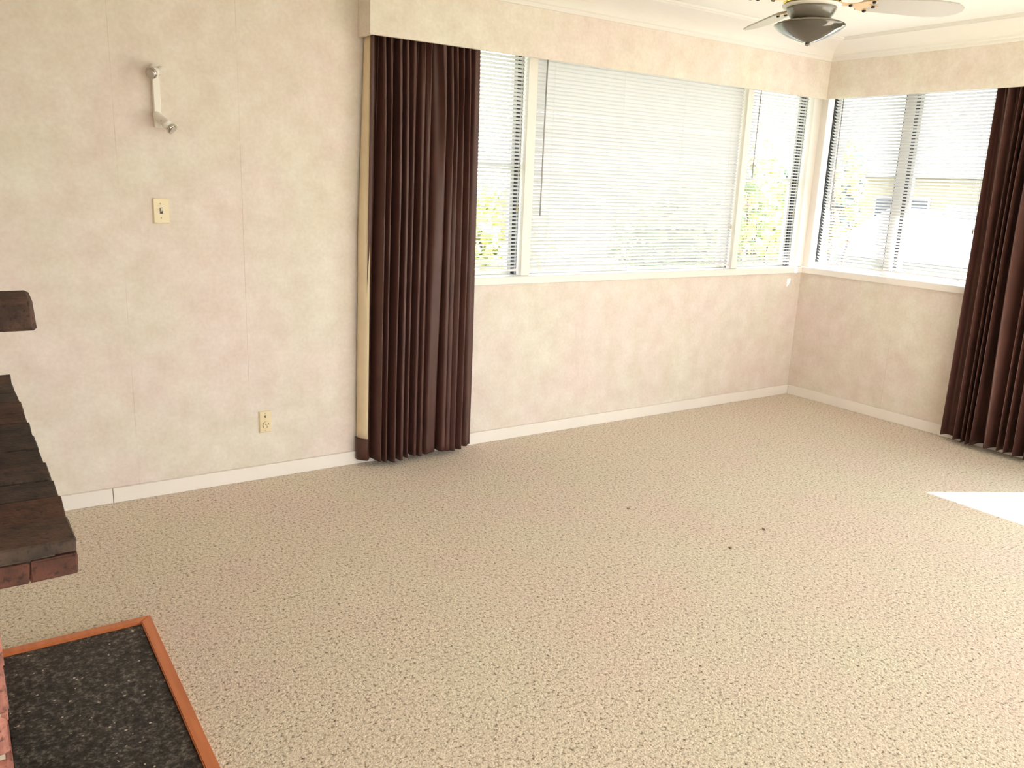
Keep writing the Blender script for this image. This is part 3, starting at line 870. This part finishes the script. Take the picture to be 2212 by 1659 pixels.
# ------------------------------------------------------------------ brick fireplace and hearth
rb = random.Random(7)
def brick_mesh(lx, ly, lz, seed, rough=0.004):
    rr = random.Random(seed)
    me = bpy.data.meshes.new('brick')
    bm = bmesh.new()
    bmesh.ops.create_cube(bm, size=1.0)
    for v in bm.verts:
        v.co = Vector((v.co.x * lx, v.co.y * ly, v.co.z * lz)) + Vector([rr.uniform(-rough, rough) * 0.5 for _ in range(3)])
    bmesh.ops.bevel(bm, geom=bm.edges[:], offset=min(lx, ly, lz) * 0.09, segments=1, affect='EDGES')
    for v in bm.verts:
        v.co += Vector([rr.uniform(-rough, rough) * 0.4 for _ in range(3)])
    bm.to_mesh(me); bm.free()
    return me
FX, FY0, FY1 = -5.1685, -2.325, -1.105
OP0, OP1, OPZ = -2.01, -1.42, 0.60
fp = empty('fireplace', (-5.4, (FY0 + FY1) / 2, 0), 'brick fireplace with dark projecting brick mantel at the left edge', 'fireplace')
boxes('core', [(XL + 0.001, FX - 0.010, FY0 + 0.010, OP0, 0.0005, ZC - 0.001), (XL + 0.001, FX - 0.010, OP1, FY1 - 0.010, 0.0005, ZC - 0.001),
               (XL + 0.001, FX - 0.010, OP0, OP1, OPZ, ZC - 0.001)], 'mortar', fp)
boxes('firebox', [(XL + 0.001, XL + 0.06, OP0 + 0.001, OP1 - 0.001, 0.0005, OPZ - 0.001), (XL + 0.06, FX - 0.115, OP0 + 0.001, OP0 + 0.02, 0.0005, OPZ - 0.001),
                 (XL + 0.06, FX - 0.115, OP1 - 0.02, OP1 - 0.001, 0.0005, OPZ - 0.001), (XL + 0.06, FX - 0.115, OP0 + 0.02, OP1 - 0.02, OPZ - 0.02, OPZ - 0.001),
                 (XL + 0.06, FX + 0.002, OP0 + 0.02, OP1 - 0.02, 0.0005, 0.008)], 'soot', fp)
full = [brick_mesh(0.11, 0.2305, 0.076, s) for s in range(4)]
half = [brick_mesh(0.11, 0.110, 0.076, s + 10) for s in range(3)]
endb = [brick_mesh(0.1500, 0.10, 0.076, s + 20) for s in range(3)]
for q in full + half + endb:
    q.materials.append(MATS['brick_red'])
row = 0
z = 0.0435
while z < ZC - 0.04:
    y = FY0
    first = True
    while y < FY1 - 0.02:
        hb = (row % 2 == 1 and first) or (FY1 - y < 0.2)
        ln = 0.110 if hb else 0.2305
        yc = y + ln / 2
        inside = (z - 0.04 < OPZ) and (y + ln > OP0 + 0.02) and (y < OP1 - 0.02)
        shelf = 0.765 < z < 0.86
        if not inside:
            me = rb.choice(half if hb else full)
            link('brick', me, None, fp, (FX - 0.055 + rb.uniform(-0.004, 0.003), yc, z), (0, 0, rb.choice((0, math.pi)) if not hb else 0))
        else:                              # cut brick where a course meets the fire opening
            for (c0, c1) in ((y, min(y + ln, OP0)), (max(y, OP1), y + ln)):
                if c1 - c0 > 0.03:
                    cbk = link('brick', half[0], None, fp, (FX - 0.055, (c0 + c1) / 2, z))
                    cbk.scale = (1, (c1 - c0) / 0.110, 1)
        y += ln + 0.0123
        first = False
    for side, yy in ((0, FY0 + 0.05), (1, FY1 - 0.05)):
        if side == 1: continue
        x = FX - 0.120
        for k in range(2):
            link('brick', rb.choice(endb), None, fp, (x - 0.0755, yy + rb.uniform(-0.003, 0.003), z))
            x -= 0.1500 + 0.012
    z += 0.0858
    row += 1
# projecting mantel: header bricks laid side by side, tops dark and smoky
SZ, SY0, SY1, SN = 0.850, -2.385, -1.050, 12
pitch = (SY1 - SY0) / SN
man = box('mantel_bed', (-5.155, -5.075, SY0 + 0.006, SY1 - 0.01, SZ - 0.060, SZ - 0.0045), 'mortar_dark', fp)
heads = [brick_mesh(0.230, pitch - 0.0045, 0.025, s + 40, 0.004) for s in range(5)]
lows = [brick_mesh(0.060, 0.2195, 0.034, s + 50, 0.005) for s in range(3)]
fronts = [brick_mesh(0.072, 0.100, 0.036, 55, 0.004), brick_mesh(0.11, 0.100, 0.036, 56, 0.004)]
for q in heads: q.materials.append(MATS['brick_clinker'])
for q in lows + fronts: q.materials.append(MATS['brick_front'])
for i in range(SN):
    f = i / (SN - 1)
    xe = -5.042 - 0.019 * f + rb.uniform(-0.0015, 0.0015)
    link('brick', heads[i % 5], None, man, (xe - 0.115, SY0 + pitch * (i + 0.5), SZ - 0.0125 + rb.uniform(-0.001, 0.001)), (rb.uniform(-0.006, 0.006), rb.uniform(-0.006, 0.006), rb.uniform(-0.008, 0.008)))
link('brick', fronts[0], None, man, (-5.041 - 0.036, SY0 + 0.047, SZ - 0.0455))
link('brick', fronts[1], None, man, (-5.041 - 0.072 - 0.0015 - 0.055, SY0 + 0.047, SZ - 0.0455))
for i in range(5):
    yc = SY0 + 0.102 + 0.2245 * (i + 0.5)
    link('brick', lows[i % 3], None, man, (-5.048 - 0.015 * i / 5 - 0.030, yc + 0.002, SZ - 0.045))
# the lone corbel brick higher up
cb_ = brick_mesh(0.230, 0.125, 0.077, 61, 0.008)
cb_.materials.append(MATS['brick_clinker'])
link('corbel_brick', cb_, None, fp, (-5.033 - 0.115, -1.722, 1.18 - 0.0385))

he = empty('hearth', (-4.95, -1.72, 0), 'black speckled hearth slab edged with orange timber, lower left', 'hearth')
HX, HY0, HY1 = -4.738, -2.33, -1.148
TWD = 0.034
box('slab', (FX + 0.004, HX - TWD - 0.001, HY0 + TWD + 0.001, HY1 - TWD - 0.001, 0.0005, 0.010), 'dark_aggregate', he)
def mitre(name, pts):
    V = [(x, y, 0.0005) for x, y in pts] + [(x, y, 0.019) for x, y in pts]
    o = mesh(name, V, [(3, 2, 1, 0), (4, 5, 6, 7), (0, 1, 5, 4), (1, 2, 6, 5), (2, 3, 7, 6), (3, 0, 4, 7)], 'hearth_timber', he)
    bm = bmesh.new(); bm.from_mesh(o.data)
    bmesh.ops.bevel(bm, geom=[e_ for e_ in bm.edges if all(v.co.z > 0.018 for v in e_.verts)], offset=0.003, segments=2, affect='EDGES')
    bm.to_mesh(o.data); bm.free()
g = 0.0003
mitre('timber_edge', [(FX + 0.004, HY1 - TWD), (HX - TWD - g, HY1 - TWD), (HX - g, HY1), (FX + 0.004, HY1)])
mitre('timber_edge', [(HX - TWD, HY1 - TWD - g), (HX - TWD, HY0 + TWD + g), (HX, HY0 + g), (HX, HY1 - g)])
mitre('timber_edge', [(FX + 0.004, HY0), (HX - g, HY0), (HX - TWD - g, HY0 + TWD), (FX + 0.004, HY0 + TWD)])

# ------------------------------------------------------------------ outside
tag(box('lawn', (-40, 90, -60, 90, -1.6, -1.5), 'lawn'), 'green lawn outside below the windows', 'lawn', kind=S)
tag(box('terrace', (0.16, 3.4, -9, 3.0, -0.4, -0.14), 'concrete'), 'pale concrete terrace outside the right window', 'terrace', kind=S)
def leaves(n, c, rx, ry, rz, size, rg, shell=0.35):
    V = []; F = []
    for _ in range(n):
        while True:
            p = Vector([rg.uniform(-1, 1) for _ in range(3)])
            if shell < p.length < 1: break
        lump = 0.8 + 0.25 * math.sin(5 * p.x + 3 * p.z) * math.cos(4 * p.y)
        p = Vector((p.x * rx, p.y * ry, p.z * rz)) * lump + Vector(c)
        a = Vector([rg.gauss(0, 1) for _ in range(3)]).normalized()
        b = a.cross(Vector([rg.gauss(0, 1) for _ in range(3)])).normalized()
        s = size * rg.uniform(0.6, 1.3)
        k = len(V)
        V += [p - a * s, p + b * s * 0.5, p + a * s, p - b * s * 0.5]
        F.append((k, k + 1, k + 2, k + 3))
    return V, F
def tree(name, label, cat, base, h, crown, mats, n, size, seed, group=None, trunk=0.07, stems=1):
    rg = random.Random(seed)
    e = empty(name, base, label, cat, group)
    b = Vector(base)
    for s in range(stems):
        dx = rg.uniform(-0.3, 0.3) * (stems > 1); dy = rg.uniform(-0.3, 0.3) * (stems > 1)
        tube('trunk' if stems == 1 else 'stem', [b, b + Vector((dx * 0.5, dy * 0.5, h * 0.35)), b + Vector((dx * 1.5 + 0.05, dy * 1.5, h * 0.75))], [trunk, trunk * 0.8, trunk * 0.3], 'bark', e, 7)
    for i, (mt, share) in enumerate(mats):
        V, F = leaves(int(n * share), b + Vector((0, 0, h - crown[2])), *crown, size, rg)
        o = mesh('foliage', V, F, mt, e, fix=False)
        o['kind'] = 'stuff'
    return e
G0 = -1.5
tree('garden_tree', 'leafy green tree behind the lower right of the wide blind', 'tree', (6.6, 7.0, G0), 3.6, (2.3, 1.6, 1.6), [('leaf_green', 0.6), ('leaf_lime', 0.25), ('leaf_deep', 0.35)], 3200, 0.14, 3)
tree('autumn_shrub', 'orange and yellow leaved shrub behind the narrow corner blind', 'shrub', (4.45, 4.1, G0), 3.9, (0.75, 0.7, 1.75), [('leaf_orange', 0.3), ('leaf_yellow', 0.3), ('leaf_green', 0.4), ('leaf_lime', 0.25)], 1100, 0.085, 5, None, 0.03, 5)
tree('hedge_bush', 'yellow-green bush behind the blind by the left curtain', 'shrub', (1.2, 6.5, G0), 3.2, (1.5, 0.9, 1.1), [('leaf_lime', 0.6), ('leaf_yellow', 0.35)], 1600, 0.12, 9, None, 0.05, 3)
tree('slender_tree', 'thin amber leaved tree at the left of the right blind', 'tree', (8.0, 5.35, G0), 4.3, (0.7, 0.55, 1.3), [('leaf_orange', 0.4), ('leaf_yellow', 0.35), ('leaf_green', 0.3)], 420, 0.09, 12, None, 0.04, 3)
cols = ['leaf_blue', 'leaf_deep', 'leaf_green']
rg = random.Random(2)
FAR = ['far tree nearest the right curtain, beyond the right blind', 'second far tree from the right curtain, beyond the right blind', 'middle tree of the far treeline beyond the right blind', 'second far tree from the room corner, beyond the right blind', 'far tree nearest the room corner, beyond the right blind']
for i in range(5):
    yy = 9.0 + i * 3.6
    hh = 4.6 + rg.uniform(-0.4, 0.6)
    tree('distant_tree', FAR[i], 'tree', (30 + rg.uniform(-1.5, 1.5), yy, G0), hh, (1.5, 1.45, 1.7), [(cols[i % 3], 1.0)], 420, 0.34, 30 + i, 'far treeline trees', 0.15)
# hill behind the treeline
V = [(38, -30, G0)]; F = []; V = []; NXh = 24
for i in range(NXh + 1):
    yy = -30 + 90 * i / NXh
    V += [(36, yy, G0), (46, yy, 2.6 + 0.5 * math.sin(yy * 0.25)), (60, yy, G0)]
for i in range(NXh):
    q = i * 3
    F += [(q, q + 3, q + 4, q + 1), (q + 1, q + 4, q + 5, q + 2)]
tag(mesh('hill', V, F, 'hill_green', None, True), 'low green hill on the horizon beyond the treeline', 'hill', kind=S)
def house(name, label, x0, x1, y0, y1, zw, zr, wm, rm, wins):
    e = empty(name, ((x0 + x1) / 2, (y0 + y1) / 2, G0), label, 'house')
    box('walls', (x0, x1, y0, y1, G0, zw), wm, e)
    xm = (x0 + x1) / 2; o = 0.3
    prism('roof', [(x0 - o, zw + 0.01), (x1 + o, zw + 0.01), (xm, zr)], y0 - o, y1 + o, rm, e)
    for (a, b, c, d) in wins:
        w_ = box('window', (x0 - 0.04, x0 - 0.002, a, b, c, d), 'house_white', e)
        box('pane', (x0 - 0.05, x0 - 0.0405, a + 0.06, b - 0.06, c + 0.06, d - 0.06), 'house_window', w_)
house('neighbour_house', 'cream walled house with a grey roof across the garden', 15.0, 19.0, 7.3, 9.6, 2.0, 2.9, 'house_cream', 'house_white', [(7.7, 8.3, 0.6, 1.5), (8.6, 9.2, 0.6, 1.5)])
house('neighbour_house', 'low white house with a dark slate roof nearer the terrace', 9.5, 14.0, 2.2, 6.4, 0.35, 1.28, 'house_white', 'roof_slate', [(2.8, 3.6, -0.8, 0.1), (4.6, 5.6, -0.8, 0.1)])

# ------------------------------------------------------------------ small brown flecks added in place of dents in the carpet
for i, (x, y, lb) in enumerate(((-2.645, -1.181, 'tiny brown crumb on the carpet nearest the left curtain'), (-2.264, -1.661, 'largest brown crumb on the carpet, nearest the sun patch'), (-2.556, -1.725, 'faint small crumb on the carpet, lowest of the three in view'))):
    me = brick_mesh(0.016 if i == 1 else 0.011, 0.009, 0.005, 90 + i, 0.004)
    me.materials.append(MATS['crumb_brown'])
    o = link('crumb', me, None, None, (x, y, 0.0026), (0, 0, i))
    tag(o, lb, 'crumb')
